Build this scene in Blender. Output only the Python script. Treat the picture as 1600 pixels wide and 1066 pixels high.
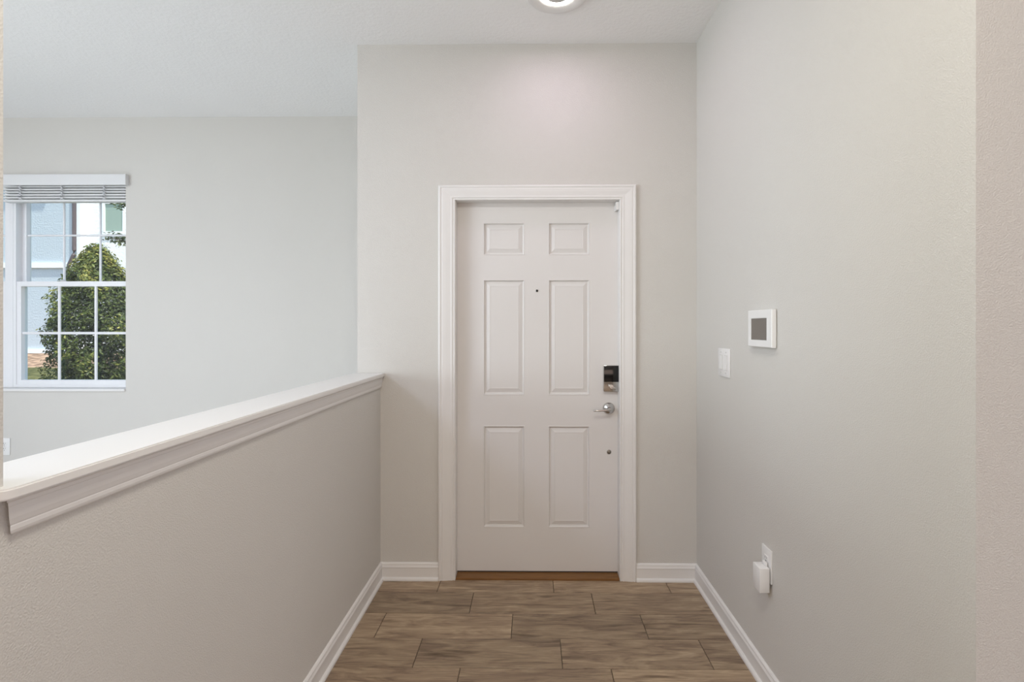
import bpy, bmesh, math, random
import numpy as np
from mathutils import Vector

for o in list(bpy.data.objects):
    bpy.data.objects.remove(o, do_unlink=True)
S = bpy.context.scene
COL = S.collection
PI = math.pi
rnd = random.Random(7)

# ------------------------------------------------------------------ camera
F = 811.0            # focal length in pixels of the 1600 px wide frame
YAW = 0.011
CAM_H = 1.40
HORIZON = 512.0
CEILING = 2.975       # ceiling height
cd = bpy.data.cameras.new('camera')
cd.sensor_fit = 'HORIZONTAL'
cd.sensor_width = 36.0
cd.lens = F / 1600 * 36.0
cd.shift_x = -22 / 1600
cd.shift_y = -(533 - HORIZON) / 1600
cd.clip_start = 0.02
cam = bpy.data.objects.new('camera', cd)
COL.objects.link(cam)
cam.location = (0, 0, CAM_H)
cam.rotation_euler = (PI / 2, 0, YAW)
S.camera = cam

# ------------------------------------------------------------------ world, sun, daylight, fill lights, exposure
S.view_settings.view_transform = 'Standard'
S.view_settings.look = 'None'
S.view_settings.exposure = 0.9
S.view_settings.gamma = 1.0
S.view_settings.use_curve_mapping = False
W = bpy.data.worlds.new('sky')
S.world = W
W.use_nodes = True
nt = W.node_tree
nt.nodes.clear()
wo = nt.nodes.new('ShaderNodeOutputWorld')
bg = nt.nodes.new('ShaderNodeBackground')
sky = nt.nodes.new('ShaderNodeTexSky')
sky.sky_type = 'NISHITA'
sky.sun_disc = False
sky.sun_elevation = math.radians(52)
sky.sun_rotation = math.radians(150)
bg.inputs['Strength'].default_value = 0.17
nt.links.new(sky.outputs[0], bg.inputs[0])
nt.links.new(bg.outputs[0], wo.inputs[0])

def light(name, kind, energy, color, loc, rot=None, aim=None, size=None, size_y=None):
    l = bpy.data.lights.new(name, kind)
    l.energy = energy
    l.color = color
    if kind == 'AREA':
        l.shape = 'RECTANGLE'
        l.size, l.size_y = size, size_y
    o = bpy.data.objects.new(name, l)
    COL.objects.link(o)
    o.location = loc
    if aim is not None:
        o.rotation_euler = Vector(aim).to_track_quat('-Z', 'Y').to_euler()
    return o

sun = light('sun', 'SUN', 3.2, (1.0, 0.95, 0.86), (0, 0, 8), aim=(-0.40, 0.25, -1.0))
sun.data.angle = math.radians(0.6)
# daylight from unseen left-room windows, then added fill lights tuned for brightness
light('daylight_left_room', 'AREA', 86, (0.83, 0.938, 1.0), (-5.4, -0.65, 1.6), aim=(1, 0, 0.25), size=2.7, size_y=1.9)
light('fill_right_room', 'AREA', 19, (0.90, 0.86, 1.0), (3.8, -1.6, 1.7), aim=(-1, 0, 0.1), size=3.0, size_y=1.8)  # added fill from the right that lifts the half wall
light('fill_rear', 'AREA', 26, (1.0, 0.73, 0.60), (0.4, -4.7, 1.3), aim=(0, 1, 0.45), size=3.6, size_y=1.9)  # added warm uplight to brighten the ceilings
light('hall_fill', 'AREA', 12.8, (1.0, 0.96, 0.85), (-0.1, 0.50, CEILING - 0.03), aim=(0, 0, -1), size=0.4, size_y=0.4)  # added overhead fill for the lower walls, no fixture behind it
light('left_room_fill', 'AREA', 29, (0.64, 0.72, 1.0), (-3.2, 0.0, CEILING - 0.03), aim=(0, 0, -1), size=1.0, size_y=1.0)  # added cool overhead fill, no lamp known there

# ------------------------------------------------------------------ measuring helpers
CT, ST = math.cos(YAW), math.sin(YAW)
def X(px, Y):
    t = (px - 822) / F
    return Y * (t * CT - ST) / (CT + t * ST)
def Yx(px, x):
    t = (px - 822) / F
    return x * (CT + t * ST) / (t * CT - ST)
def Z(py, x, y):
    return CAM_H + (HORIZON - py) * (y * CT - x * ST) / F

# ------------------------------------------------------------------ materials
def srgb(r, g, b):
    def f(c):
        c /= 255
        return c / 12.92 if c <= 0.04045 else ((c + 0.055) / 1.055) ** 2.4
    return (f(r), f(g), f(b), 1)

def base_mat(name, col, rough=0.5, metal=0.0, spec=0.5):
    m = bpy.data.materials.new(name)
    m.use_nodes = True
    b = m.node_tree.nodes['Principled BSDF']
    b.inputs['Base Color'].default_value = col
    b.inputs['Roughness'].default_value = rough
    b.inputs['Metallic'].default_value = metal
    b.inputs['Specular IOR Level'].default_value = spec
    return m, m.node_tree, b

def painted(name, col, rough, bump, scale, detail=3, dist=0.002, spec=0.3, tint=0.02):
    m, t, b = base_mat(name, col, rough, spec=spec)
    tc = t.nodes.new('ShaderNodeTexCoord')
    n = t.nodes.new('ShaderNodeTexNoise')
    n.inputs['Scale'].default_value = scale
    n.inputs['Detail'].default_value = detail
    t.links.new(tc.outputs['Object'], n.inputs['Vector'])
    r = t.nodes.new('ShaderNodeValToRGB')
    r.color_ramp.elements[0].position = 0.35
    r.color_ramp.elements[1].position = 0.65
    t.links.new(n.outputs['Fac'], r.inputs['Fac'])
    bp = t.nodes.new('ShaderNodeBump')
    bp.inputs['Strength'].default_value = bump
    bp.inputs['Distance'].default_value = dist
    t.links.new(r.outputs[0], bp.inputs['Height'])
    t.links.new(bp.outputs[0], b.inputs['Normal'])
    n2 = t.nodes.new('ShaderNodeTexNoise')
    n2.inputs['Scale'].default_value = 1.7
    t.links.new(tc.outputs['Object'], n2.inputs['Vector'])
    mx = t.nodes.new('ShaderNodeMix')
    mx.data_type = 'RGBA'
    mx.inputs[6].default_value = tuple(c * (1 - tint) for c in col[:3]) + (1,)
    mx.inputs[7].default_value = tuple(min(1, c * (1 + tint)) for c in col[:3]) + (1,)
    t.links.new(n2.outputs['Fac'], mx.inputs[0])
    t.links.new(mx.outputs[2], b.inputs['Base Color'])
    return m

M = {}
M['wall'] = painted('wall_paint', srgb(214, 211, 205), 0.7, 0.36, 290, detail=2, dist=0.0015)
M['ceiling'] = painted('ceiling_paint', srgb(245, 244, 242), 0.85, 0.25, 60, dist=0.003, spec=0.1)
M['trim'] = painted('trim_paint', srgb(232, 230, 227), 0.4, 0.04, 40, dist=0.001, tint=0.01)
M['door'] = painted('door_paint', srgb(225, 222, 219), 0.45, 0.04, 30, dist=0.001, tint=0.012)
M['vinyl'] = base_mat('white_vinyl', srgb(238, 239, 241), 0.4)[0]
M['blind'] = base_mat('blind_white', srgb(226, 226, 226), 0.5)[0]
M['plastic'] = base_mat('white_plastic', srgb(236, 235, 233), 0.35)[0]
M['plastic_grey'] = base_mat('pale_grey_plastic', srgb(205, 204, 200), 0.4)[0]
M['slot'] = base_mat('dark_slot', srgb(70, 68, 66), 0.6)[0]
M['chrome'] = base_mat('satin_nickel', srgb(200, 198, 195), 0.16, 1.0)[0]
M['steel'] = base_mat('dull_steel', srgb(140, 136, 130), 0.4, 1.0)[0]
M['black_glass'] = base_mat('black_glass', srgb(16, 16, 17), 0.12)[0]
M['screen'] = base_mat('grey_screen', srgb(112, 105, 98), 0.25)[0]
M['grout'] = painted('grout', srgb(92, 82, 70), 0.9, 0.3, 200)
M['stucco_blue'] = painted('pale_blue_stucco', srgb(190, 199, 207), 0.9, 0.3, 30, dist=0.01)
M['stucco_white'] = painted('white_stucco', srgb(236, 238, 238), 0.9, 0.3, 30, dist=0.01)
M['ext_white'] = base_mat('white_exterior_trim', srgb(240, 241, 242), 0.6)[0]
M['brown_metal'] = base_mat('brown_downspout', srgb(96, 84, 86), 0.5)[0]
M['roof'] = painted('shingle_grey', srgb(110, 104, 98), 0.9, 0.4, 20, dist=0.02)
M['bark'] = painted('bark', srgb(96, 80, 62), 0.9, 0.6, 30, dist=0.01)
M['bounce_floor'] = painted('pale_bounce_floor', srgb(218, 216, 212), 0.95, 0.5, 300)  # unseen floor, kept pale so it bounces light onto the ceiling

def wood_threshold():
    m, t, b = base_mat('stained_oak', srgb(128, 88, 44), 0.45)
    tc = t.nodes.new('ShaderNodeTexCoord')
    mp = t.nodes.new('ShaderNodeMapping')
    mp.inputs['Scale'].default_value = (3, 60, 60)
    n = t.nodes.new('ShaderNodeTexNoise')
    n.inputs['Scale'].default_value = 3
    r = t.nodes.new('ShaderNodeValToRGB')
    r.color_ramp.elements[0].color = srgb(96, 64, 32)
    r.color_ramp.elements[1].color = srgb(150, 106, 58)
    t.links.new(tc.outputs['Object'], mp.inputs[0])
    t.links.new(mp.outputs[0], n.inputs['Vector'])
    t.links.new(n.outputs['Fac'], r.inputs[0])
    t.links.new(r.outputs[0], b.inputs['Base Color'])
    return m
M['oak'] = wood_threshold()

def plank_mat():
    m, t, b = base_mat('wood_look_tile', srgb(120, 104, 86), 0.42, spec=0.4)
    N, L = t.nodes, t.links
    tc = N.new('ShaderNodeTexCoord')
    oi = N.new('ShaderNodeObjectInfo')
    off = N.new('ShaderNodeVectorMath'); off.operation = 'SCALE'
    off.inputs[0].default_value = (37.0, 23.0, 11.0)
    L.new(oi.outputs['Random'], off.inputs['Scale'])
    add = N.new('ShaderNodeVectorMath'); add.operation = 'ADD'
    L.new(tc.outputs['Object'], add.inputs[0]); L.new(off.outputs[0], add.inputs[1])
    # broad clouded figure stretched along the board
    mp = N.new('ShaderNodeMapping'); mp.inputs['Scale'].default_value = (3.0, 15, 1)
    L.new(add.outputs[0], mp.inputs[0])
    n1 = N.new('ShaderNodeTexNoise'); n1.inputs['Scale'].default_value = 1.3
    n1.inputs['Detail'].default_value = 5; n1.inputs['Roughness'].default_value = 0.62
    n1.inputs['Distortion'].default_value = 1.1
    L.new(mp.outputs[0], n1.inputs['Vector'])
    r1 = N.new('ShaderNodeValToRGB')
    e = r1.color_ramp.elements
    e[0].position = 0.30; e[0].color = srgb(128, 108, 90)
    e[1].position = 0.72; e[1].color = srgb(196, 174, 146)
    k = e.new(0.42); k.color = srgb(154, 132, 110)
    k = e.new(0.55); k.color = srgb(174, 152, 126)
    L.new(n1.outputs['Fac'], r1.inputs[0])
    # fine grain
    mp2 = N.new('ShaderNodeMapping'); mp2.inputs['Scale'].default_value = (7, 150, 1)
    L.new(add.outputs[0], mp2.inputs[0])
    n2 = N.new('ShaderNodeTexNoise'); n2.inputs['Scale'].default_value = 1.0
    n2.inputs['Detail'].default_value = 4; n2.inputs['Roughness'].default_value = 0.7
    L.new(mp2.outputs[0], n2.inputs['Vector'])
    r2 = N.new('ShaderNodeValToRGB')
    r2.color_ramp.elements[0].position = 0.3; r2.color_ramp.elements[0].color = (0.62, 0.60, 0.58, 1)
    r2.color_ramp.elements[1].position = 0.62; r2.color_ramp.elements[1].color = (1.04, 1.04, 1.04, 1)
    L.new(n2.outputs['Fac'], r2.inputs[0])
    mx = N.new('ShaderNodeMix'); mx.data_type = 'RGBA'; mx.blend_type = 'MULTIPLY'
    mx.inputs[0].default_value = 0.9
    L.new(r1.outputs[0], mx.inputs[6]); L.new(r2.outputs[0], mx.inputs[7])
    # dark streaks and knots
    mp3 = N.new('ShaderNodeMapping'); mp3.inputs['Scale'].default_value = (3.0, 22, 1)
    L.new(add.outputs[0], mp3.inputs[0])
    n3 = N.new('ShaderNodeTexNoise'); n3.inputs['Scale'].default_value = 1.0
    n3.inputs['Detail'].default_value = 3; n3.inputs['Distortion'].default_value = 0.8
    L.new(mp3.outputs[0], n3.inputs['Vector'])
    r3 = N.new('ShaderNodeValToRGB')
    r3.color_ramp.elements[0].position = 0.28; r3.color_ramp.elements[0].color = (0.50, 0.46, 0.43, 1)
    r3.color_ramp.elements[1].position = 0.40; r3.color_ramp.elements[1].color = (1, 1, 1, 1)
    L.new(n3.outputs['Fac'], r3.inputs[0])
    mx2 = N.new('ShaderNodeMix'); mx2.data_type = 'RGBA'; mx2.blend_type = 'MULTIPLY'
    mx2.inputs[0].default_value = 0.9
    L.new(mx.outputs[2], mx2.inputs[6]); L.new(r3.outputs[0], mx2.inputs[7])
    # board to board difference
    hs = N.new('ShaderNodeHueSaturation')
    ma = N.new('ShaderNodeMapRange')
    ma.inputs[3].default_value = 0.82; ma.inputs[4].default_value = 1.18
    L.new(oi.outputs['Random'], ma.inputs[0])
    L.new(ma.outputs[0], hs.inputs['Value'])
    L.new(mx2.outputs[2], hs.inputs['Color'])
    L.new(hs.outputs[0], b.inputs['Base Color'])
    bp = N.new('ShaderNodeBump'); bp.inputs['Strength'].default_value = 0.15
    bp.inputs['Distance'].default_value = 0.001
    L.new(n2.outputs['Fac'], bp.inputs['Height']); L.new(bp.outputs[0], b.inputs['Normal'])
    return m
M['plank'] = plank_mat()

def glass_mat():
    m = bpy.data.materials.new('window_glass'); m.use_nodes = True
    t = m.node_tree; t.nodes.clear()
    o = t.nodes.new('ShaderNodeOutputMaterial')
    tr = t.nodes.new('ShaderNodeBsdfTransparent'); tr.inputs[0].default_value = (0.93, 0.965, 0.955, 1)
    gl = t.nodes.new('ShaderNodeBsdfGlossy'); gl.inputs['Roughness'].default_value = 0.02
    fr = t.nodes.new('ShaderNodeFresnel'); fr.inputs[0].default_value = 1.45
    mx = t.nodes.new('ShaderNodeMixShader')
    ge = t.nodes.new('ShaderNodeNewGeometry')      # same reflectance on entering and leaving the thin pane
    mr = t.nodes.new('ShaderNodeMapRange'); mr.inputs[3].default_value = 1.45; mr.inputs[4].default_value = 1 / 1.45
    t.links.new(ge.outputs['Backfacing'], mr.inputs[0]); t.links.new(mr.outputs[0], fr.inputs[0])
    t.links.new(fr.outputs[0], mx.inputs[0]); t.links.new(tr.outputs[0], mx.inputs[1])
    t.links.new(gl.outputs[0], mx.inputs[2]); t.links.new(mx.outputs[0], o.inputs[0])
    return m
M['glass'] = glass_mat()

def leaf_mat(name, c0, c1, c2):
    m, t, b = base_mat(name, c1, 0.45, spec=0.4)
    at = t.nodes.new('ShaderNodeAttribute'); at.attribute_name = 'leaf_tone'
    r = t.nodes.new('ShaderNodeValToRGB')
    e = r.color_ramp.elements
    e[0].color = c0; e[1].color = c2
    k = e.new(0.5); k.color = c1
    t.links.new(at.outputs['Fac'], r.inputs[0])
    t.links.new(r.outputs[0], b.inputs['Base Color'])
    tl = t.nodes.new('ShaderNodeBsdfTranslucent')
    t.links.new(r.outputs[0], tl.inputs[0])
    mx = t.nodes.new('ShaderNodeMixShader'); mx.inputs[0].default_value = 0.3
    out = [n for n in t.nodes if n.type == 'OUTPUT_MATERIAL'][0]
    t.links.new(b.outputs[0], mx.inputs[1]); t.links.new(tl.outputs[0], mx.inputs[2])
    t.links.new(mx.outputs[0], out.inputs[0])
    return m
M['leaf'] = leaf_mat('shrub_leaf', srgb(40, 54, 26), srgb(98, 112, 48), srgb(204, 192, 100))  # ramp runs from painted inner shade to sunlit yellow top
M['leaf_dark'] = leaf_mat('tree_leaf', srgb(58, 70, 44), srgb(92, 104, 66), srgb(130, 136, 92))

def ground_mat():
    m, t, b = base_mat('mulch_and_grass', srgb(120, 96, 78), 0.95, spec=0.1)
    N, L = t.nodes, t.links
    tc = N.new('ShaderNodeTexCoord')
    n = N.new('ShaderNodeTexNoise'); n.inputs['Scale'].default_value = 9; n.inputs['Detail'].default_value = 6
    L.new(tc.outputs['Object'], n.inputs['Vector'])
    rm = N.new('ShaderNodeValToRGB')
    rm.color_ramp.elements[0].position = .35; rm.color_ramp.elements[0].color = srgb(92, 72, 60)
    rm.color_ramp.elements[1].position = .65; rm.color_ramp.elements[1].color = srgb(196, 164, 140)
    L.new(n.outputs['Fac'], rm.inputs[0])
    rg = N.new('ShaderNodeValToRGB')
    rg.color_ramp.elements[0].position = .35; rg.color_ramp.elements[0].color = srgb(58, 64, 38)
    rg.color_ramp.elements[1].position = .65; rg.color_ramp.elements[1].color = srgb(116, 114, 74)
    L.new(n.outputs['Fac'], rg.inputs[0])
    sp = N.new('ShaderNodeSeparateXYZ'); L.new(tc.outputs['Object'], sp.inputs[0])
    n3 = N.new('ShaderNodeTexNoise'); n3.inputs['Scale'].default_value = 1.5
    L.new(tc.outputs['Object'], n3.inputs['Vector'])
    ad = N.new('ShaderNodeMath'); ad.operation = 'ADD'
    L.new(sp.outputs['Y'], ad.inputs[0]); L.new(n3.outputs['Fac'], ad.inputs[1])
    gt = N.new('ShaderNodeMapRange'); gt.inputs[1].default_value = 8.9; gt.inputs[2].default_value = 9.2
    L.new(ad.outputs[0], gt.inputs[0])
    mx = N.new('ShaderNodeMix'); mx.data_type = 'RGBA'
    L.new(gt.outputs[0], mx.inputs[0]); L.new(rg.outputs[0], mx.inputs[6]); L.new(rm.outputs[0], mx.inputs[7])
    L.new(mx.outputs[2], b.inputs['Base Color'])
    bp = N.new('ShaderNodeBump'); bp.inputs['Distance'].default_value = .05; bp.inputs['Strength'].default_value = .8
    L.new(n.outputs['Fac'], bp.inputs['Height']); L.new(bp.outputs[0], b.inputs['Normal'])
    return m
M['ground'] = ground_mat()

def emit_mat(name, col, strength):
    m, t, b = base_mat(name, (0.8, 0.8, 0.8, 1), 0.4)
    b.inputs['Emission Color'].default_value = col
    b.inputs['Emission Strength'].default_value = strength
    return m
M['led'] = emit_mat('lit_diffuser', (1.0, 0.93, 0.87, 1), 7.0)

# ------------------------------------------------------------------ mesh helpers
def obj(name, bm, mat, parent=None, loc=None, smooth=False):
    bmesh.ops.recalc_face_normals(bm, faces=bm.faces)
    me = bpy.data.meshes.new(name)
    bm.to_mesh(me); bm.free()
    me.materials.append(mat)
    if smooth:
        for p in me.polygons: p.use_smooth = True
        try: me.set_sharp_from_angle(angle=math.radians(35))
        except Exception: pass
    o = bpy.data.objects.new(name, me)
    COL.objects.link(o)
    if loc is not None: o.location = loc
    if parent is not None: o.parent = parent
    return o

def empty(name, loc=(0, 0, 0)):
    o = bpy.data.objects.new(name, None)
    COL.objects.link(o); o.location = loc
    o.empty_display_size = 0.05
    return o

def tag(o, label, cat, group=None, kind=None):
    o['label'] = label; o['category'] = cat
    if group: o['group'] = group
    if kind: o['kind'] = kind
    return o
def struct(o, label, cat):
    return tag(o, label, cat, kind='structure')

def box_bm(x0, x1, y0, y1, z0, z1, bevel=0.0, seg=2, bm=None):
    bm = bm or bmesh.new()
    vs = [bm.verts.new(p) for p in ((x0, y0, z0), (x1, y0, z0), (x1, y1, z0), (x0, y1, z0),
                                    (x0, y0, z1), (x1, y0, z1), (x1, y1, z1), (x0, y1, z1))]
    fs = [bm.faces.new([vs[i] for i in q]) for q in ((0, 1, 2, 3), (4, 5, 6, 7), (0, 1, 5, 4), (1, 2, 6, 5), (2, 3, 7, 6), (3, 0, 4, 7))]
    if bevel > 0:
        bmesh.ops.recalc_face_normals(bm, faces=fs)
        es = list({e for f in fs for e in f.edges})
        bmesh.ops.bevel(bm, geom=es, offset=bevel, segments=seg, affect='EDGES', profile=0.5)
    return bm
def box(name, mat, x0, x1, y0, y1, z0, z1, parent=None, bevel=0.0, seg=2):
    return obj(name, box_bm(x0, x1, y0, y1, z0, z1, bevel, seg), mat, parent, smooth=bevel > 0)

def holed_bm(x0, x1, z0, z1, holes, y, t):
    """upright slab facing -Y with rectangular holes: front at y, thickness t"""
    xs = sorted({x0, x1} | {h[0] for h in holes} | {h[1] for h in holes})
    zs = sorted({z0, z1} | {h[2] for h in holes} | {h[3] for h in holes})
    xs = [v for v in xs if x0 <= v <= x1]; zs = [v for v in zs if z0 <= v <= z1]
    bm = bmesh.new(); vv = {}
    def V(i, j):
        if (i, j) not in vv: vv[(i, j)] = bm.verts.new((xs[i], y, zs[j]))
        return vv[(i, j)]
    for i in range(len(xs) - 1):
        for j in range(len(zs) - 1):
            cx, cz = (xs[i] + xs[i + 1]) / 2, (zs[j] + zs[j + 1]) / 2
            if any(h[0] < cx < h[1] and h[2] < cz < h[3] for h in holes): continue
            bm.faces.new((V(i, j), V(i + 1, j), V(i + 1, j + 1), V(i, j + 1)))
    r = bmesh.ops.extrude_face_region(bm, geom=list(bm.faces))
    for v in r['geom']:
        if isinstance(v, bmesh.types.BMVert): v.co.y += t
    return bm

def strip(name, mat, p0, p1, u, v, prof, m0=(0, 0), m1=(0, 0), parent=None, smooth=False):
    """profile (a along u, b along v) run from p0 to p1; m = end shift per a and per b along the run"""
    p0, p1, u, v = Vector(p0), Vector(p1), Vector(u), Vector(v)
    d = (p1 - p0).normalized()
    bm = bmesh.new()
    A = [bm.verts.new(p0 + u * a + v * b + d * (m0[0] * a + m0[1] * b)) for a, b in prof]
    B = [bm.verts.new(p1 + u * a + v * b + d * (m1[0] * a + m1[1] * b)) for a, b in prof]
    n = len(prof)
    for i in range(n):
        bm.faces.new((A[i], A[(i + 1) % n], B[(i + 1) % n], B[i]))
    bm.faces.new(A); bm.faces.new(list(reversed(B)))
    return obj(name, bm, mat, parent, smooth=smooth)

def lathe(name, mat, prof, parent=None, loc=(0, 0, 0), axis='Z', seg=40):
    """prof: (radius, height) pairs; axis Z, Y (towards -Y) or X (towards -X)"""
    bm = bmesh.new(); rings = []
    def P(r, h, k):
        c, s = math.cos(2 * PI * k / seg), math.sin(2 * PI * k / seg)
        if axis == 'Z': return (r * c, r * s, h)
        if axis == 'Y': return (r * c, -h, r * s)
        return (-h, r * c, r * s)
    for r, h in prof:
        if r < 1e-6: rings.append([bm.verts.new(P(0, h, 0))])
        else: rings.append([bm.verts.new(P(r, h, k)) for k in range(seg)])
    for a, b in zip(rings, rings[1:]):
        for k in range(seg):
            q = (k + 1) % seg
            if len(a) == 1 and len(b) == 1: continue
            if len(a) == 1: bm.faces.new((a[0], b[k], b[q]))
            elif len(b) == 1: bm.faces.new((a[k], a[q], b[0]))
            else: bm.faces.new((a[k], a[q], b[q], b[k]))
    return obj(name, bm, mat, parent, loc, smooth=True)

def tube(name, mat, pts, rads, parent=None, seg=12, flat=1.0):
    bm = bmesh.new(); rings = []
    pts = [Vector(p) for p in pts]
    for i, p in enumerate(pts):
        d = (pts[min(i + 1, len(pts) - 1)] - pts[max(i - 1, 0)]).normalized()
        a = d.orthogonal().normalized() if abs(d.z) > 0.95 else d.cross(Vector((0, 0, 1))).normalized()
        c = a.cross(d)
        r = rads[i] if isinstance(rads, (list, tuple)) else rads
        rings.append([bm.verts.new(p + a * r * math.cos(2 * PI * k / seg) + c * r * flat * math.sin(2 * PI * k / seg)) for k in range(seg)])
    for a, b in zip(rings, rings[1:]):
        for k in range(seg):
            bm.faces.new((a[k], a[(k + 1) % seg], b[(k + 1) % seg], b[k]))
    bm.faces.new(rings[0]); bm.faces.new(rings[-1])
    return obj(name, bm, mat, parent, smooth=True)

# ------------------------------------------------------------------ main measures
YW = 2.88                    # entry wall
YF = 3.855                   # wall of the left room with the window
CEIL = CEILING
XL = X(594.5, YW)            # room face of the half wall
XLO = X(558.5, YW)           # its other face, in line with the end of the entry wall
XR = X(1088.5, YW)           # right wall
YE = Yx(1525, XR)            # end of the right wall
YN = Yx(5.0, XL)             # the half wall meets the tall wall here
CAP_TOP = 1.147

# door
YD = YW + 0.06
DX0, DX1 = X(712.5, YD), X(968.5, YD)
DZ0, DZ1 = 0.021, Z(316.5, 0, YD)
OX0, OX1, OZ1 = X(711.5, YW), X(968.5, YW), Z(313, 0, YW)

# ------------------------------------------------------------------ shell
fl = struct(box('floor', M['grout'], -5.6, 4.0, -5.0, YF + 0.2, -0.12, -0.004), 'wood-look tile floor in brown-grey planks before the white door', 'floor')
struct(box('floor_left_room', M['bounce_floor'], -5.6, XLO, -5.0, YF, -0.004, 0.006), 'unseen left room floor behind the half wall, made pale to bounce light', 'floor')
struct(box('ceiling', M['ceiling'], -5.6, 4.0, -5.0, YF + 0.2, CEIL, CEIL + 0.12), 'flat white textured ceiling', 'ceiling')
bm = holed_bm(XLO, XR + 0.15, -0.004, CEIL, [(OX0 - 0.02, OX1 + 0.02, -0.02, OZ1 + 0.02)], YW, 0.16)
struct(obj('wall_back', bm, M['wall']), 'greige textured wall around the white entry door', 'wall')
struct(box('wall_right', M['wall'], XR, XR + 0.15, YE, YW, -0.004, CEIL), 'pale textured wall on the right with thermostat and switch', 'wall')
struct(box('wall_end_right', M['wall'], XR + 0.15, 4.0, YE, YE + 0.15, -0.004, CEIL), 'tan textured wall facing the viewer beyond the right wall corner', 'wall')
struct(box('wall_left', M['wall'], XLO, XL, YN, YW, -0.004, CAP_TOP - 0.019), 'low textured half wall under the white cap rail', 'wall')
struct(box('wall_near_left', M['wall'], XLO, XL, 0.30, YN, -0.004, CEIL), 'full height tan wall at the near end of the half wall', 'wall')
struct(box('wall_porch_left', M['wall'], XLO, XLO + 0.15, YW + 0.16, YF + 0.18, -0.004, CEIL), 'short wall between entry wall and window wall of the left room', 'wall')
# window opening in the far wall of the left room
WX1 = X(196.5, YF)                       # right edge of opening
MULL = 0.056
WXM = X(33, YF + 0.091) - 0.056                         # right unit spans WXM..WX1
WX0 = WXM - MULL - (WX1 - WXM)
WZ0, WZ1 = Z(608, -3.4, YF), Z(276, -3.4, YF)
bm = holed_bm(-5.6, XLO, -0.004, CEIL, [(WX0, WX1, WZ0, WZ1)], YF, 0.18)
struct(obj('wall_far', bm, M['wall']), 'pale grey-green wall of the left room with the window', 'wall')
struct(box('wall_side_left', M['wall'], -5.75, -5.6, -5.0, YF + 0.2, -0.004, CEIL), 'outer side wall of the left room', 'wall')
struct(box('wall_rear', M['wall'], -5.6, 4.0, -5.15, -5.0, -0.004, CEIL), 'wall behind the viewer', 'wall')
struct(box('wall_side_right', M['wall'], 4.0, 4.15, -5.0, YE + 0.15, -0.004, CEIL), 'side wall of the room behind the viewer', 'wall')

# ------------------------------------------------------------------ floor planks
ROW, LEN, G = 0.2032, 0.6195, 0.003
PX0, PX1 = XL + 0.002, XR - 0.002
cache = {}
def plank_mesh(L, wdt):
    key = (round(L, 4), round(wdt, 4))
    if key not in cache:
        bm = box_bm(0, L, 0, wdt, -0.008, 0.0, 0.0012, 1)
        bmesh.ops.recalc_face_normals(bm, faces=bm.faces)
        me = bpy.data.meshes.new('plank'); bm.to_mesh(me); bm.free()
        me.materials.append(M['plank']); cache[key] = me
    return cache[key]
Ytop = 2.742        # first row joint in front of the door
joints = {-1: X(864.7, 2.80), 0: X(737, 2.645), 1: X(800, 2.44), 2: X(877, 2.235), 3: X(713.5, 2.03)}
row = -1
while True:
    y1 = Ytop - ROW * row
    y0 = y1 - ROW
    if y1 > YW: y1 = YW + 0.075 if row == -1 else YW
    if y0 < -0.8: break
    j = joints.get(row, rnd.uniform(0, LEN))
    a = j - math.ceil((j - PX0) / LEN) * LEN
    while a < PX1:
        b_ = a + LEN
        s, e_ = max(a + G / 2, PX0), min(b_ - G / 2, PX1)
        if e_ - s > 0.02:
            yy1 = min(y1, YW - 0.001)
            o = bpy.data.objects.new('plank', plank_mesh(e_ - s, yy1 - y0 - G))
            COL.objects.link(o); o.location = (s, y0 + G / 2, 0); o.parent = fl
        a = b_
    row += 1

# ------------------------------------------------------------------ baseboards
def arc(cx, cy, r, a0, a1, n=5):
    return [(cx + r * math.cos(math.radians(a0 + (a1 - a0) * i / n)), cy + r * math.sin(math.radians(a0 + (a1 - a0) * i / n))) for i in range(n + 1)]
BASE = ([(0, 0), (0.024, 0)] + arc(0.013, 0.005, 0.011, 0, 80) + [(0.0125, 0.018), (0.0125, 0.066), (0.0145, 0.069), (0.0145, 0.073)]
        + [(0.012, 0.079), (0.0105, 0.083), (0.0105, 0.088), (0.007, 0.093), (0.003, 0.096), (0, 0.096)])
CW = 0.092
CX0, CX1 = X(685.5, YW), X(993.5, YW)
b = strip('baseboard_left', M['trim'], (XL, -0.6, 0), (XL, YW, 0), (1, 0, 0), (0, 0, 1), BASE, m1=(-1, 0))
struct(b, 'white baseboard along the foot of the half wall', 'baseboard')
b = strip('baseboard_back_left', M['trim'], (XL, YW, 0), (CX0, YW, 0), (0, -1, 0), (0, 0, 1), BASE, m0=(1, 0))
struct(b, 'short white baseboard left of the door casing', 'baseboard')
b = strip('baseboard_back_right', M['trim'], (CX1, YW, 0), (XR, YW, 0), (0, -1, 0), (0, 0, 1), BASE, m1=(-1, 0))
struct(b, 'short white baseboard right of the door casing', 'baseboard')
b = strip('baseboard_right', M['trim'], (XR, YW, 0), (XR, YE, 0), (-1, 0, 0), (0, 0, 1), BASE, m0=(1, 0), m1=(1, 0))
struct(b, 'white baseboard along the right wall', 'baseboard')
b = strip('baseboard_end_right', M['trim'], (XR, YE, 0), (4.0, YE, 0), (0, -1, 0), (0, 0, 1), BASE, m0=(-1, 0))
struct(b, 'white baseboard around the near corner of the right wall', 'baseboard')
b = strip('baseboard_far', M['trim'], (-5.6, YF, 0), (XLO, YF, 0), (0, -1, 0), (0, 0, 1), BASE)
struct(b, 'white baseboard under the window of the left room', 'baseboard')

# ------------------------------------------------------------------ door casing, jamb, threshold
tc = struct(empty('trim_1', (0, YW, 0)), 'white moulded casing framing the entry door', 'trim')
def at0(o, root):
    o.location = -Vector(root.location); return o
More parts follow.
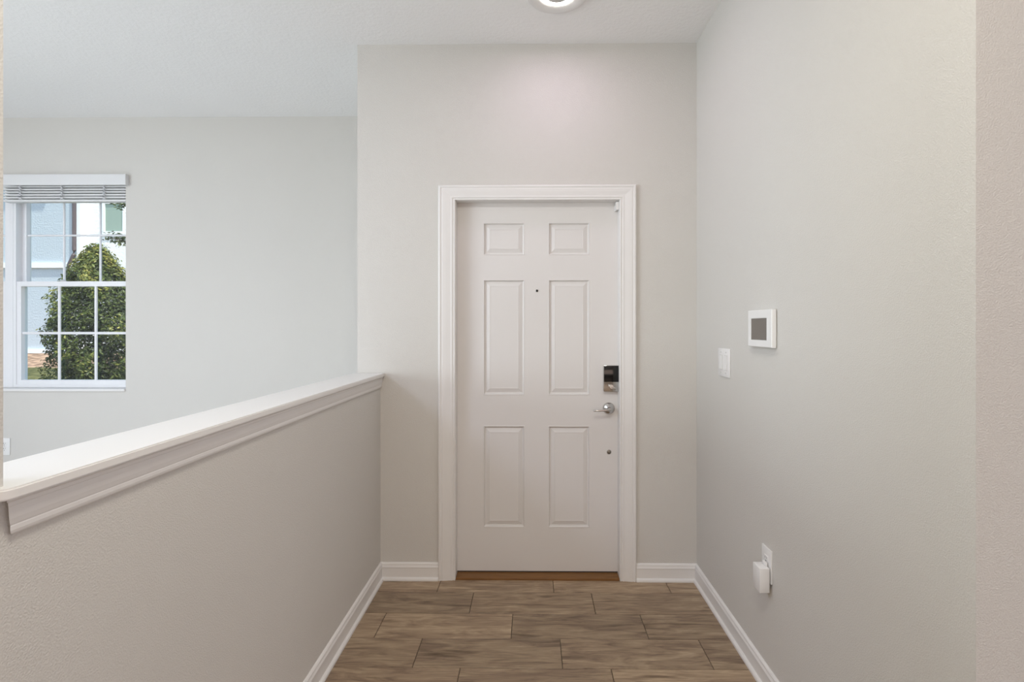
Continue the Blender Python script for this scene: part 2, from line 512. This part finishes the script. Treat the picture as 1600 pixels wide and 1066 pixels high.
# profile: a = out from the wall, b = across from the opening edge outwards
CAS = ([(0, 0), (0.010, 0), (0.012, 0.002), (0.012, 0.006), (0.0095, 0.008), (0.0095, 0.012), (0.013, 0.015), (0.0135, 0.020), (0.0125, 0.026)]
       + [(0.0135, 0.034), (0.016, 0.050), (0.0175, 0.066), (0.0165, 0.073), (0.0165, 0.076), (0.019, 0.079), (0.0195, 0.085), (0.0175, CW - 0.002), (0.0155, CW), (0, CW)])
def scaled(pr, w): return [(a, b_ * w / CW) for a, b_ in pr]
WL, WR_, WT = OX0 - CX0, CX1 - OX1, Z(290, 0, YW) - OZ1
at0(strip('side_casing', M['trim'], (OX0, YW, 0), (OX0, YW, OZ1), (0, -1, 0), (-1, 0, 0), scaled(CAS, WL), m1=(0, WT / WL), parent=tc), tc)
at0(strip('side_casing', M['trim'], (OX1, YW, 0), (OX1, YW, OZ1), (0, -1, 0), (1, 0, 0), scaled(CAS, WR_), m1=(0, WT / WR_), parent=tc), tc)
at0(strip('head_casing', M['trim'], (OX0, YW, OZ1), (OX1, YW, OZ1), (0, -1, 0), (0, 0, 1), scaled(CAS, WT), m0=(0, -WL / WT), m1=(0, WR_ / WT), parent=tc), tc)
e = 0.004
at0(box('side_jamb', M['trim'], OX0 - 0.02, OX0 + e - 0.002, YW - 0.001, YW + 0.16, 0, OZ1 + 0.02, tc), tc)
at0(box('side_jamb', M['trim'], OX1 - e + 0.002, OX1 + 0.02, YW - 0.001, YW + 0.16, 0, OZ1 + 0.02, tc), tc)
at0(box('head_jamb', M['trim'], OX0 + e - 0.002, OX1 - e + 0.002, YW - 0.001, YW + 0.16, OZ1 - 0.001, OZ1 + 0.02, tc), tc)
th = struct(obj('trim_2', box_bm(OX0 + 0.003, OX1 - 0.003, YW - 0.008, YW + 0.15, -0.004, 0.013, 0.003), M['oak'], smooth=True),
            'brown stained wood threshold under the entry door', 'threshold')

# ------------------------------------------------------------------ the door
door = struct(empty('door_1', ((DX0 + DX1) / 2, YD, 0)), 'white six panel entry door with keypad lock and lever', 'door')
cols = [(X(755, YD), X(820, YD)), (X(856.5, YD), X(921.5, YD))]
rows = [(Z(399, 0, YD), Z(348, 0, YD)), (Z(617.5, 0, YD), Z(437, 0, YD)), (Z(824.5, 0, YD), Z(665.5, 0, YD))]
holes = [(c[0], c[1], r[0], r[1]) for c in cols for r in rows]
at0(obj('door_slab', holed_bm(DX0, DX1, DZ0, DZ1, holes, YD, 0.044), M['door'], door), door)
at0(box('door_sweep', M['slot'], DX0 + 0.004, DX1 - 0.004, YD + 0.004, YD + 0.036, 0.0132, DZ0 + 0.001, door), door)
def panel(h):
    x0, x1, z0, z1 = h
    prof = [(0, 0.040), (0, 0.0), (0.003, -0.0015), (0.006, 0.0005), (0.009, 0.010), (0.015, 0.011), (0.019, 0.009), (0.038, 0.0025), (0.041, 0.0035)]
    bm = bmesh.new(); rings = []
    for ins, dep in prof:
        rings.append([bm.verts.new((x, YD + dep, z)) for x, z in ((x0 + ins, z0 + ins), (x1 - ins, z0 + ins), (x1 - ins, z1 - ins), (x0 + ins, z1 - ins))])
    for a, b_ in zip(rings, rings[1:]):
        for k in range(4):
            bm.faces.new((a[k], a[(k + 1) % 4], b_[(k + 1) % 4], b_[k]))
    bm.faces.new(rings[-1]); bm.faces.new(rings[0])
    return at0(obj('door_panel', bm, M['door'], door), door)
for h in holes: panel(h)
# keypad deadbolt
kx0, kx1 = X(942, YD), X(966, YD)
kz0, kz1 = Z(611, 0, YD), Z(570.5, 0, YD)
kp = at0(box('keypad_lock', M['chrome'], kx0, kx1, YD - 0.030, YD + 0.001, kz0, kz1, door, bevel=0.003), door)
kp['label'] = 'chrome deadbolt housing with black cover'
zc_ = Z(596, 0, YD)
box('cover_plate', M['black_glass'], kx0 + 0.0015, kx1 - 0.002, YD - 0.0335, YD - 0.029, zc_, kz1 - 0.0015, kp, bevel=0.0012)
tx, tz = (kx0 + kx1) / 2 + 0.001, (kz0 + zc_) / 2
lathe('thumb_turn_base', M['chrome'], [(0.013, 0), (0.013, 0.003), (0.011, 0.006), (0, 0.006)], kp, (tx, YD - 0.030, tz), 'Y', 28)
tt = box('thumb_turn', base_mat('brushed_nickel', srgb(214, 212, 208), 0.35, 1.0)[0], -0.020, 0.020, -0.014, 0.0, -0.0045, 0.0045, kp, bevel=0.002)
tt.location = (tx, YD - 0.035, tz); tt.rotation_euler = (0, math.radians(24), 0)
# lever
lx, lz = X(951, YD), Z(638, 0, YD)
lv = at0(lathe('lever_rosette', M['chrome'], [(0.034, 0), (0.034, 0.004), (0.031, 0.010), (0.024, 0.016), (0.016, 0.019), (0.0115, 0.024), (0.0105, 0.046), (0, 0.046)], door, axis='Y'), door)
lv.location = Vector((lx, YD, lz)) - door.location
lv['label'] = 'chrome lever set'
tube('lever', M['chrome'], [(0.010, -0.046, 0.0), (0.0, -0.052, 0.0), (-0.014, -0.055, -0.001), (-0.04, -0.056, -0.003), (-0.07, -0.056, -0.005), (-0.089, -0.054, -0.006), (-0.093, -0.053, -0.006)],
     [0.007, 0.0095, 0.0085, 0.0072, 0.0066, 0.006, 0.004], lv, 14, 0.9)
# peephole and bore plug
p = at0(lathe('peephole', M['steel'], [(0.0075, 0), (0.0075, 0.003), (0.0055, 0.004), (0.0045, 0.002), (0, 0.002)], door, axis='Y', seg=24), door)
p.location = Vector((X(839, YD), YD, Z(454.5, 0, YD))) - door.location
ln = lathe('peephole_lens', M['black_glass'], [(0.0046, 0.0021), (0.003, 0.0032), (0, 0.0036)], p, axis='Y', seg=20)
p = at0(lathe('bore_plug', M['steel'], [(0.0125, 0), (0.0125, 0.002), (0.010, 0.0035), (0, 0.0035)], door, axis='Y', seg=28), door)
p.location = Vector((X(951.5, YD), YD, Z(706, 0, YD))) - door.location
p['label'] = 'round dull metal plug'
# door sensor up in the corner
ds = tag(empty('door_sensor', (OX1 - 0.014, YW + 0.03, OZ1 - 0.03)), 'tiny white contact sensor in the top right corner of the door frame', 'sensor')
at0(box('sensor_body', M['plastic'], OX1 - 0.019, OX1 - 0.002, YW + 0.012, YW + 0.040, OZ1 - 0.050, OZ1 - 0.006, ds, bevel=0.002), ds)
at0(box('sensor_magnet', M['plastic'], OX1 - 0.021, OX1 - 0.009, YW + 0.043, YD + 0.0, OZ1 - 0.052, OZ1 - 0.018, ds, bevel=0.002), ds)

# ------------------------------------------------------------------ half wall cap
cap = struct(empty('trim_3', ((XL + XLO) / 2, 1.8, CAP_TOP)), 'white cap rail with moulding along the top of the half wall', 'cap rail')
XF = X(601.5, YW)
XB = XLO - 0.022
bm = bmesh.new()
out = [(XF, YW), (XB, YW), (XB, YN - 0.02), (XLO, YN - 0.02), (XLO, YN), (XL, YN), (XL, YN - 0.022), (XL + 0.012, YN - 0.0225), (XL + 0.018, YN - 0.019), (XF - 0.002, YN - 0.012), (XF, YN - 0.002)]
lo = [bm.verts.new((x, y, CAP_TOP - 0.019)) for x, y in out]
hi = [bm.verts.new((x, y, CAP_TOP)) for x, y in out]
for k in range(len(out)):
    bm.faces.new((lo[k], lo[(k + 1) % len(out)], hi[(k + 1) % len(out)], hi[k]))
bm.faces.new(lo); bm.faces.new(hi)
top_edges = [ed for ed in bm.edges if all(v in hi for v in ed.verts)] + [ed for ed in bm.edges if all(v in lo for v in ed.verts)]
bmesh.ops.bevel(bm, geom=top_edges, offset=0.003, segments=2, affect='EDGES')
at0(obj('cap_board', bm, M['trim'], cap, smooth=True), cap)
MH = 0.062
APR = [(0, 0), (0.0165, 0), (0.0165, -0.003), (0.0135, -0.006), (0.0130, -0.012), (0.0122, -0.0135), (0.0118, -0.024), (0.0105, -0.034), (0.0085, -0.043),
       (0.0076, -0.0455), (0.0080, -0.0475), (0.0078, -0.054), (0.0065, -0.059), (0.004, -MH), (0, -MH)]
at0(strip('cap_moulding', M['trim'], (XL, YN + 0.016, CAP_TOP - 0.019), (XL, YW, CAP_TOP - 0.019), (1, 0, 0), (0, 0, 1), APR, m0=(-1.6, 0), parent=cap), cap)
at0(strip('cap_moulding', M['trim'], (XLO, YN + 0.004, CAP_TOP - 0.019), (XLO, YW, CAP_TOP - 0.019), (-1, 0, 0), (0, 0, 1), APR, parent=cap), cap)

# ------------------------------------------------------------------ window
YS = YF + 0.085                         # front of the window frame in its recess
COLW = 0.2846                           # spacing of the upright bars
def window(name, x0, x1, label):
    w = struct(empty(name, ((x0 + x1) / 2, YS, WZ0)), label, 'window')
    z0, z1 = WZ0 + 0.002, WZ1
    fw, fr = 0.022, 0.006
    bm = holed_bm(x0, x1, z0, z1, [(x0 + fw, x1 - fr, z0 + fw, z1 - fw)], YS, 0.0925)
    at0(obj('window_frame', bm, M['vinyl'], w), w)
    zm = Z(443.5, (X(110, YS)), YS)
    def sash(yf, za, zb, railb, railt, mun):
        sx0, sx1 = x0 + fw, x1 - fr
        gx0, gx1, gz0, gz1 = sx0 + 0.034, sx1 - 0.026, za + railb, zb - railt
        s = at0(obj('sash', holed_bm(sx0, sx1, za, zb, [(gx0, gx1, gz0, gz1)], yf, 0.040), M['vinyl'], w), w)
        h = mun / 2
        ch = (gz1 - gz0) / 2
        xs = [gx0, gx0 + COLW, gx0 + 2 * COLW, gx1]
        for c in xs[1:3]:
            strip('muntin', M['vinyl'], (c, yf + 0.018, gz0), (c, yf + 0.018, gz1), (0, -1, 0), (1, 0, 0),
                  [(0, -h), (0.007, -h), (0.011, -h * .5), (0.011, h * .5), (0.007, h), (0, h)], parent=s)
        zc = gz0 + ch
        strip('muntin', M['vinyl'], (gx0, yf + 0.0181, zc), (gx1, yf + 0.0181, zc), (0, -1, 0), (0, 0, 1),
              [(0, -h), (0.0065, -h), (0.010, -h * .5), (0.010, h * .5), (0.0065, h), (0, h)], parent=s)
        for i in range(3):
            for j in range(2):
                box('pane', M['glass'], xs[i], xs[i + 1], yf + 0.030, yf + 0.034, gz0 + ch * j, gz0 + ch * (j + 1), s)
        return s
    lo_ = sash(YS + 0.006, z0 + fw, zm + 0.019, 0.034, 0.038, 0.019)
    lo_['label'] = 'lower sash'
    up = sash(YS + 0.048, zm - 0.017, z1 - fw, 0.034, 0.03, 0.014)
    up['label'] = 'upper sash'
    sl = at0(lathe('sash_lock', M['plastic_grey'], [(0.018, 0), (0.018, 0.006), (0.010, 0.012), (0, 0.013)], w, seg=20), w)
    sl.location = Vector(((x0 + x1) / 2 - 0.10, YS + 0.022, zm + 0.019)) - w.location
    return w
window('window_1', WXM, WX1, 'white double hung grid window with shrub and house outside')
window('window_2', WX0, WXM - MULL, 'white double hung window left of the mullion at the frame edge')
struct(box('trim_4', M['vinyl'], WXM - MULL, WXM, YS - 0.002, YF + 0.178, WZ0 + 0.002, WZ1), 'white mullion post between the paired windows', 'mullion')
bm = box_bm(WX0 - 0.0, WX1 - 0.002, YF - 0.012, YS + 0.01, WZ0 - 0.018, WZ0 + 0.001, 0.004)
struct(obj('trim_5', bm, M['trim'], smooth=True), 'thin white sill under the window of the left room', 'sill')

# ------------------------------------------------------------------ blind
bl = tag(empty('window_blind', ((WXM + WX1) / 2, YF, WZ1)), 'raised white slatted blind with valance at the top of the window', 'blind')
vx0, vx1 = WXM - 0.03, X(196.5, YF - 0.03)
vz1, vz0 = Z(272, -3.2, YF - 0.03), Z(289, -3.2, YF - 0.03)
strip_prof = [(0, 0), (0.010, 0.0), (0.011, 0.004), (0.011, vz1 - vz0 - 0.006), (0.009, vz1 - vz0), (0, vz1 - vz0)]
va = at0(strip('valance', M['blind'], (vx0, YF - 0.022, vz0), (vx1, YF - 0.022, vz0), (0, -1, 0), (0, 0, 1), strip_prof, parent=bl), bl)
at0(box('valance_return', M['blind'], vx1 - 0.010, vx1, YF - 0.022, YF, vz0, vz1, bl), bl)
at0(box('headrail', M['blind'], vx0 + 0.04, vx1 - 0.015, YF + 0.004, YF + 0.06, vz0 + 0.02, WZ1 - 0.001, bl), bl)
sx0_, sx1_ = WXM + 0.006, WX1 - 0.005
zt = vz0 + 0.004
for k in range(5):
    zz = zt - 0.0205 * k
    tilt = rnd.uniform(-0.002, 0.003)
    s = strip('slat', M['blind'], (sx0_, YF + 0.006, zz), (sx1_, YF + 0.006, zz), (0, 1, 0), (0, 0, 1),
              [(0, -0.001), (0.026, -0.004 + tilt), (0.052, -0.001), (0.052, -0.0105), (0.026, -0.0135 + tilt), (0, -0.0105)], parent=bl)
    at0(s, bl)
zb = zt - 0.0205 * 5
at0(box('bottom_rail', M['blind'], sx0_, sx1_, YF + 0.005, YF + 0.058, zb - 0.016, zb - 0.001, bl, bevel=0.002), bl)
for px in (32, 97, 163):
    cx = X(px, YF)
    for sg in (1, -1):
        pts = [(cx + sg * 0.010 * math.sin(k * 2.1 + 0.4), YF - 0.001 - 0.003 * (k % 2), zt - k * 0.0128) for k in range(9)]
        at0(tube('ladder_cord', M['vinyl'], pts, 0.0042, bl, 6, 0.6), bl)

# ------------------------------------------------------------------ wall devices
# light switch on the right wall (u along -X out of the wall)
def plate_on_right(parent, y0, y1, z0, z1, t=0.006, name='cover_plate'):
    return at0(box(name, M['plastic'], XR - t, XR, y0, y1, z0, z1, parent, bevel=0.002), parent)
sy0, sy1 = Yx(1141.6, XR), Yx(1123.8, XR)
sz0, sz1 = Z(591, XR, sy0), Z(545.5, XR, sy0)
sw = tag(empty('light_switch', (XR, (sy0 + sy1) / 2, (sz0 + sz1) / 2)), 'white double light switch on the right wall, left of the thermostat', 'light switch')
plate_on_right(sw, sy0, sy1, sz0, sz1)
sh = sz1 - sz0; smid = (sz0 + sz1) / 2
for f in (0.29, 0.71):
    yc = sy0 + (sy1 - sy0) * f
    fr_ = box('rocker_frame', M['plastic_grey'], XR - 0.0068, XR - 0.005, yc - 0.0178, yc + 0.0178, smid - 0.0350, smid + 0.0350, sw)
    at0(fr_, sw)
    bm = bmesh.new()
    pr = [(-0.0055, -0.0325), (-0.0115, -0.0325), (-0.0075, 0.0), (-0.0085, 0.0325), (-0.0055, 0.0325)]
    A = [bm.verts.new((XR + a, yc - 0.0160, smid + b_)) for a, b_ in pr]
    B = [bm.verts.new((XR + a, yc + 0.0160, smid + b_)) for a, b_ in pr]
    for k in range(5): bm.faces.new((A[k], A[(k + 1) % 5], B[(k + 1) % 5], B[k]))
    bm.faces.new(A); bm.faces.new(B)
    at0(obj('rocker', bm, M['plastic'], sw), sw)
    for zz in (smid - 0.0485, smid + 0.0485):
        c = lathe('screw', M['plastic_grey'], [(0.0035, 0), (0.0035, 0.001), (0.0025, 0.0016), (0, 0.0016)], sw, axis='X', seg=14)
        c.location = Vector((XR - 0.006, yc, zz)) - sw.location

# thermostat
TD = 0.022
ty0, ty1 = Yx(1205.5, XR - TD), Yx(1168.6, XR - TD)
tz0, tz1 = Z(544.2, XR - TD, ty0), Z(483, XR - TD, ty0)
tm = tag(empty('thermostat', (XR, (ty0 + ty1) / 2, (tz0 + tz1) / 2)), 'square white thermostat with a grey screen on the right wall', 'thermostat')
at0(box('back_plate', M['plastic_grey'], XR - 0.006, XR, ty0 + 0.006, ty1 - 0.006, tz0 + 0.006, tz1 - 0.006, tm), tm)
qy0, qy1 = Yx(1197.7, XR - TD), Yx(1173.2, XR - TD)
qz0, qz1 = Z(532.3, XR - TD, qy0), Z(496.8, XR - TD, qy0)
# housing with a recessed screen opening
bm = bmesh.new()
outer = [(ty0, tz0), (ty1, tz0), (ty1, tz1), (ty0, tz1)]
inner = [(qy0, qz0), (qy1, qz0), (qy1, qz1), (qy0, qz1)]
cxm, czm = (ty0 + ty1) / 2, (tz0 + tz1) / 2
def ring(pts, x, s=0.0):
    return [bm.verts.new((x, y + (s if y < cxm else -s), z + (s if z < czm else -s))) for y, z in pts]
R = [ring(outer, XR - 0.005, 0.004), ring(outer, XR - 0.005), ring(outer, XR - TD + 0.003), ring(outer, XR - TD, 0.0025), ring(inner, XR - TD), ring(inner, XR - TD + 0.003, 0.001)]
for a, b_ in zip(R, R[1:]):
    for k in range(4): bm.faces.new((a[k], a[(k + 1) % 4], b_[(k + 1) % 4], b_[k]))
bm.faces.new(R[0]); bm.faces.new(R[-1])
at0(obj('housing', bm, M['plastic'], tm), tm)
at0(box('screen', M['screen'], XR - TD + 0.0012, XR - TD + 0.0028, qy0 + 0.0012, qy1 - 0.0012, qz0 + 0.0012, qz1 - 0.0012, tm), tm)

# outlet and plug-in on the right wall
def outlet(root, put, w=0.079, h=0.125, sockets=(0.5, -0.5), screw=True):
    """put(u across, d out of the wall, v up) -> world point"""
    def pbox(name, mat, u0, u1, d0, d1, v0, v1, bev=0.0):
        a, c = put(u0, d0, v0), put(u1, d1, v1)
        return at0(box(name, mat, min(a[0], c[0]), max(a[0], c[0]), min(a[1], c[1]), max(a[1], c[1]), min(a[2], c[2]), max(a[2], c[2]), root, bevel=bev), root)
    pbox('cover_plate', M['plastic'], -w / 2, w / 2, 0, 0.006, -h / 2, h / 2, 0.002)
    for s in (1, -1):
        v = 0.0195 * s
        face = pbox('socket', M['plastic'], -0.016, 0.016, 0.004, 0.0075, v - 0.014, v + 0.014, 0.001)
        for uu, hh in ((-0.0065, 0.0045), (0.0065, 0.0038)):
            a, c = put(uu - 0.0011, 0.007, v + 0.001), put(uu + 0.0011, 0.0078, v + 0.001 + 2 * hh)
            box('slot', M['slot'], min(a[0], c[0]), max(a[0], c[0]), min(a[1], c[1]), max(a[1], c[1]), min(a[2], c[2]), max(a[2], c[2]), face)
        a, c = put(-0.0022, 0.007, v - 0.0095), put(0.0022, 0.0078, v - 0.005)
        box('ground_hole', M['slot'], min(a[0], c[0]), max(a[0], c[0]), min(a[1], c[1]), max(a[1], c[1]), min(a[2], c[2]), max(a[2], c[2]), face)
    pbox('screw', M['plastic_grey'], -0.003, 0.003, 0.005, 0.0072, -0.003, 0.003, 0.001)
oy0, oy1 = Yx(1207.3, XR), Yx(1192.4, XR)
oz0, oz1 = Z(914.5, XR, oy0), Z(862.5, XR, oy0)
oc = ((oy0 + oy1) / 2, (oz0 + oz1) / 2)
ol = tag(empty('power_outlet', (XR, oc[0], oc[1])), 'white wall outlet low on the right wall, behind a plugged-in box', 'outlet')
outlet(ol, lambda u, d, v: (XR - d, oc[0] + u, oc[1] + v), w=oy1 - oy0, h=oz1 - oz0)
by0 = Yx(1203.2, XR - 0.010)
bx0 = X(1187, by0)
by1 = Yx(1176, bx0)
bz0, bz1 = Z(927.5, bx0, by0), Z(889, bx0, by0)
pa = tag(empty('plug_in_adapter', (XR - 0.03, (by0 + by1) / 2, bz0)), 'small white box plugged into the low wall outlet', 'adapter')
at0(box('adapter_body', M['plastic'], bx0, XR - 0.0105, by0, by1, bz0, bz1, pa, bevel=0.003), pa)
at0(box('adapter_tab', M['plastic'], XR - 0.020, XR - 0.0105, (by0 + by1) / 2 - 0.014, (by0 + by1) / 2 + 0.014, bz1 - 0.001, bz1 + 0.014, pa, bevel=0.002), pa)
for s in (-1, 1):
    at0(box('prong', M['steel'], XR - 0.0115, XR - 0.004, oc[0] + s * 0.0065 - 0.0008, oc[0] + s * 0.0065 + 0.0008, oc[1] - 0.022, oc[1] - 0.014, pa), pa)

# outlet in the left room under the window
fx1 = X(16.5, YF)
fz0, fz1 = Z(711, fx1, YF), Z(684.5, fx1, YF)
o2 = tag(empty('power_outlet', (fx1 - 0.04, YF, (fz0 + fz1) / 2)), 'white wall outlet under the window, at the left edge of the half wall', 'outlet')
outlet(o2, lambda u, d, v: (fx1 - 0.04 + u, YF - d, (fz0 + fz1) / 2 + v), w=0.08, h=fz1 - fz0)

# ------------------------------------------------------------------ ceiling light
LY = 2.45
LX = X(869, LY + 0.1)
cl = tag(empty('ceiling_light', (LX, LY, CEIL)), 'round white ceiling light glowing near the door, cut by the top edge', 'ceiling light')
lathe('trim_ring', M['trim'], [(0.088, -0.001), (0.091, -0.004), (0.096, -0.006), (0.122, -0.010), (0.138, -0.011), (0.1425, -0.009), (0.1435, 0.0), (0.088, 0.0), (0.088, -0.001)], cl, seg=72)
lathe('diffuser', M['led'], [(0.089, 0.0), (0.088, -0.002), (0.080, -0.004), (0.056, -0.004), (0.055, 0.0)], cl, seg=72)
light('ceiling_light_glow', 'AREA', 0.8, (0.95, 0.72, 1.0), (LX, LY, CEIL - 0.03), aim=(0, 0, -1), size=0.16, size_y=0.16)
lathe('centre_cap', M['plastic_grey'], [(0.058, -0.001), (0.058, -0.006), (0.050, -0.009), (0.0, -0.010)], cl, seg=48)

# ------------------------------------------------------------------ outdoors
def gz(y): return 0.50 + 0.05 * (y - 4.0)
bm = bmesh.new()
gx = np.linspace(-26, 1.5, 12); gy = np.linspace(4.08, 30, 12)
gv = [[bm.verts.new((x, y, gz(y))) for x in gx] for y in gy]
for j in range(11):
    for i in range(11):
        bm.faces.new((gv[j][i], gv[j][i + 1], gv[j + 1][i + 1], gv[j + 1][i]))
r = bmesh.ops.extrude_face_region(bm, geom=list(bm.faces))
for v in r['geom']:
    if isinstance(v, bmesh.types.BMVert): v.co.z -= 0.4
gr = obj('ground', bm, M['ground']); gr['kind'] = 'structure'
gr['label'] = 'grass and brown mulch strip outside the window'; gr['category'] = 'ground'

YH = 11.0
house = tag(empty('house', (-10, YH, gz(YH))), 'pale blue and white stucco house outside the window', 'house')
hx1 = X(123.5, YH)
at0(box('house_wall', M['stucco_blue'], hx1 - 6.0, hx1, YH, YH + 5, gz(YH) - 0.1, 6.2, house), house)
hz = lambda py: Z(py, hx1 - 1, YH)
at0(box('trim_band', M['ext_white'], hx1 - 6.02, hx1 - 0.02, YH - 0.05, YH + 0.01, hz(419), hz(411), house), house)
at0(box('trim_band', M['ext_white'], hx1 - 6.02, hx1 - 0.02, YH - 0.05, YH + 0.01, hz(552), hz(546), house), house)
at0(box('corner_board', M['ext_white'], hx1 - 0.02, hx1 + 0.06, YH - 0.04, YH + 0.13, gz(YH) - 0.1, 6.2, house), house)
dx = X(119.7, YH)
at0(tube('downspout', M['brown_metal'], [(dx, YH - 0.06, 6.1), (dx, YH - 0.06, 3.05), (dx - 0.01, YH - 0.06, 2.95), (dx - 0.12, YH - 0.06, 2.72), (dx - 0.13, YH - 0.06, 2.6), (dx - 0.13, YH - 0.06, 0.9)], 0.035, house, 8), house)
at0(box('house_wall', M['stucco_white'], hx1 + 0.0, hx1 + 7.0, YH + 0.12, YH + 5, gz(YH) - 0.1, 6.2, house), house)
YB = YH + 0.12
wx0, wx1 = X(166, YB), X(193.5, YB)
wz0, wz1 = Z(362, wx0, YB), Z(319, wx0, YB)
wf = at0(obj('house_window', holed_bm(wx0 - 0.07, wx1 + 0.07, wz0 - 0.07, wz1 + 0.07, [(wx0, wx1, wz0, wz1)], YB - 0.04, 0.05), M['ext_white'], house), house)
pn = base_mat('green_reflection_glass', srgb(150, 166, 152), 0.12)[0]  # opaque pane, the green reflection is put into its base colour
box('pane', pn, wx0, wx1, YB - 0.02, YB - 0.005, wz0, wz1, wf)
for xa, xb, ya in ((hx1 - 6.4, hx1 + 0.08, YH - 0.5), (hx1 + 0.08, hx1 + 7.3, YB - 0.08)):
    at0(strip('roof', M['roof'], (xa, ya, 6.2), (xb, ya, 6.2), (0, 1, 0), (0, 0, 1), [(0, 0), (YH + 5.5 - ya, 0), ((YH + 5.5 - ya) / 2, 1.8)], parent=house), house)
    at0(box('fascia', M['ext_white'], xa, xb, ya - 0.04, ya, 6.05, 6.25, house), house)

def leaf_mesh(name, pos, nrm, size, tone, seedv):
    """many small pointed leaves as one mesh"""
    rs = np.random.RandomState(seedv)
    n = len(pos)
    up = rs.normal(size=(n, 3)); nrm = nrm + 0.55 * rs.normal(size=(n, 3))
    nrm /= np.linalg.norm(nrm, axis=1)[:, None]
    a = np.cross(nrm, up); a /= np.linalg.norm(a, axis=1)[:, None]
    b_ = np.cross(nrm, a)
    s = size * rs.uniform(.7, 1.3, size=n)[:, None]
    v = np.stack([pos - a * s, pos + b_ * s * .45 + nrm * s * .12, pos + a * s, pos - b_ * s * .45 + nrm * s * .12], 1).reshape(-1, 3)
    f = np.arange(4 * n).reshape(-1, 4)
    me = bpy.data.meshes.new(name)
    me.from_pydata(v.tolist(), [], f.tolist())
    at_ = me.attributes.new('leaf_tone', 'FLOAT', 'POINT')
    at_.data.foreach_set('value', np.repeat(np.clip(tone, 0, 1), 4).astype(np.float32))
    return me

def shrub(name, cx, cy, r, top, label):
    z0 = gz(cy)
    t = tag(empty(name, (cx, cy, z0)), label, 'shrub')
    rs = np.random.RandomState(5)
    H = top - z0
    n = 26000
    h = rs.uniform(0.02, 1.0, n) ** 0.9
    th = rs.uniform(0, 2 * PI, n)
    rad = r * np.where(h < 0.35, 0.86 + 0.4 * h, np.clip(1 - np.clip((h - 0.35) / 0.66, 0, 1) ** 1.7, 0.0, 1) ** 0.72)
    lump = 1 + 0.10 * np.sin(5 * th + 9 * h) + 0.08 * np.sin(9 * th - 17 * h + 1) + 0.07 * np.sin(23 * h + 3 * th)
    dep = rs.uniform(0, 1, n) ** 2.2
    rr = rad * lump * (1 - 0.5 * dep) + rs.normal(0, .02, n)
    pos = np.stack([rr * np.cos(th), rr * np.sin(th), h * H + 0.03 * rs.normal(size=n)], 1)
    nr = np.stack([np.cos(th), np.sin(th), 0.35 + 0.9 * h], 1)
    tone = 0.30 - 0.45 * dep + 0.14 * rs.normal(size=n) + 0.25 * (lump - 1) / 0.2 + 0.35 * np.clip(h - 0.55, 0, 1) / 0.45  # painted light: inner leaves and hollows darker, sunlit top yellower
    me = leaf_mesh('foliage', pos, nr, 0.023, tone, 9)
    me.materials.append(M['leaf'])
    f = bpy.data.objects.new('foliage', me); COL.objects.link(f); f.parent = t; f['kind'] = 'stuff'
    tube('stem', M['bark'], [(0, 0, -0.05), (0.02, 0.01, 0.4), (-0.01, 0.02, H * .8)], [0.05, 0.04, 0.012], t, 8)
    return t
shrub('shrub', X(152, 6.6), 6.6, 0.49, Z(388, -5.5, 6.6), 'large rounded green shrub growing outside the window')

# tree standing to the right, only twigs of it reach into the window
ty = 8.2
tX = X(262, ty)
tr = tag(empty('tree', (tX, ty, gz(ty))), 'thin tree branch with sparse leaves outside upper right panes', 'tree')
tb = lambda px, py, d=0.0: (X(px, ty + d) - tX, d, Z(py, tX, ty + d) - gz(ty))
tube('trunk', M['bark'], [(0, 0, -0.05), (0.03, 0, 1.2), (-0.02, 0.02, 2.4), (0.02, 0, 3.8)], [0.09, 0.07, 0.055, 0.03], tr, 10)
branches = [[(-0.01, 0.01, 2.1), tb(215, 384), tb(192, 376), tb(163, 368)], [(-0.01, 0.01, 2.3), tb(225, 372, .1), tb(196, 372, .1), tb(172, 375, .15)],
            [(0, 0.01, 2.9), tb(230, 330, -.1), tb(200, 322, -.1), tb(182, 316, -.1)]]
lp = []
rs = np.random.RandomState(3)
for bpts in branches:
    tube('branch', M['bark'], bpts, [0.02, 0.013, 0.009, 0.004], tr, 6)
    q = [Vector(p) for p in bpts[1:]]
    for a, c in zip(q, q[1:]):
        for k in range(70):
            p_ = a.lerp(c, rs.uniform()) + Vector(rs.normal(0, .045, 3))
            lp.append(p_)
lp = np.array([list(p_) for p_ in lp])
me = leaf_mesh('foliage', lp, np.tile([0, -0.3, 1.0], (len(lp), 1)), 0.035, 0.5 + 0.3 * rs.normal(size=len(lp)), 4)
me.materials.append(M['leaf_dark'])
f = bpy.data.objects.new('foliage', me); COL.objects.link(f); f.parent = tr; f['kind'] = 'stuff'
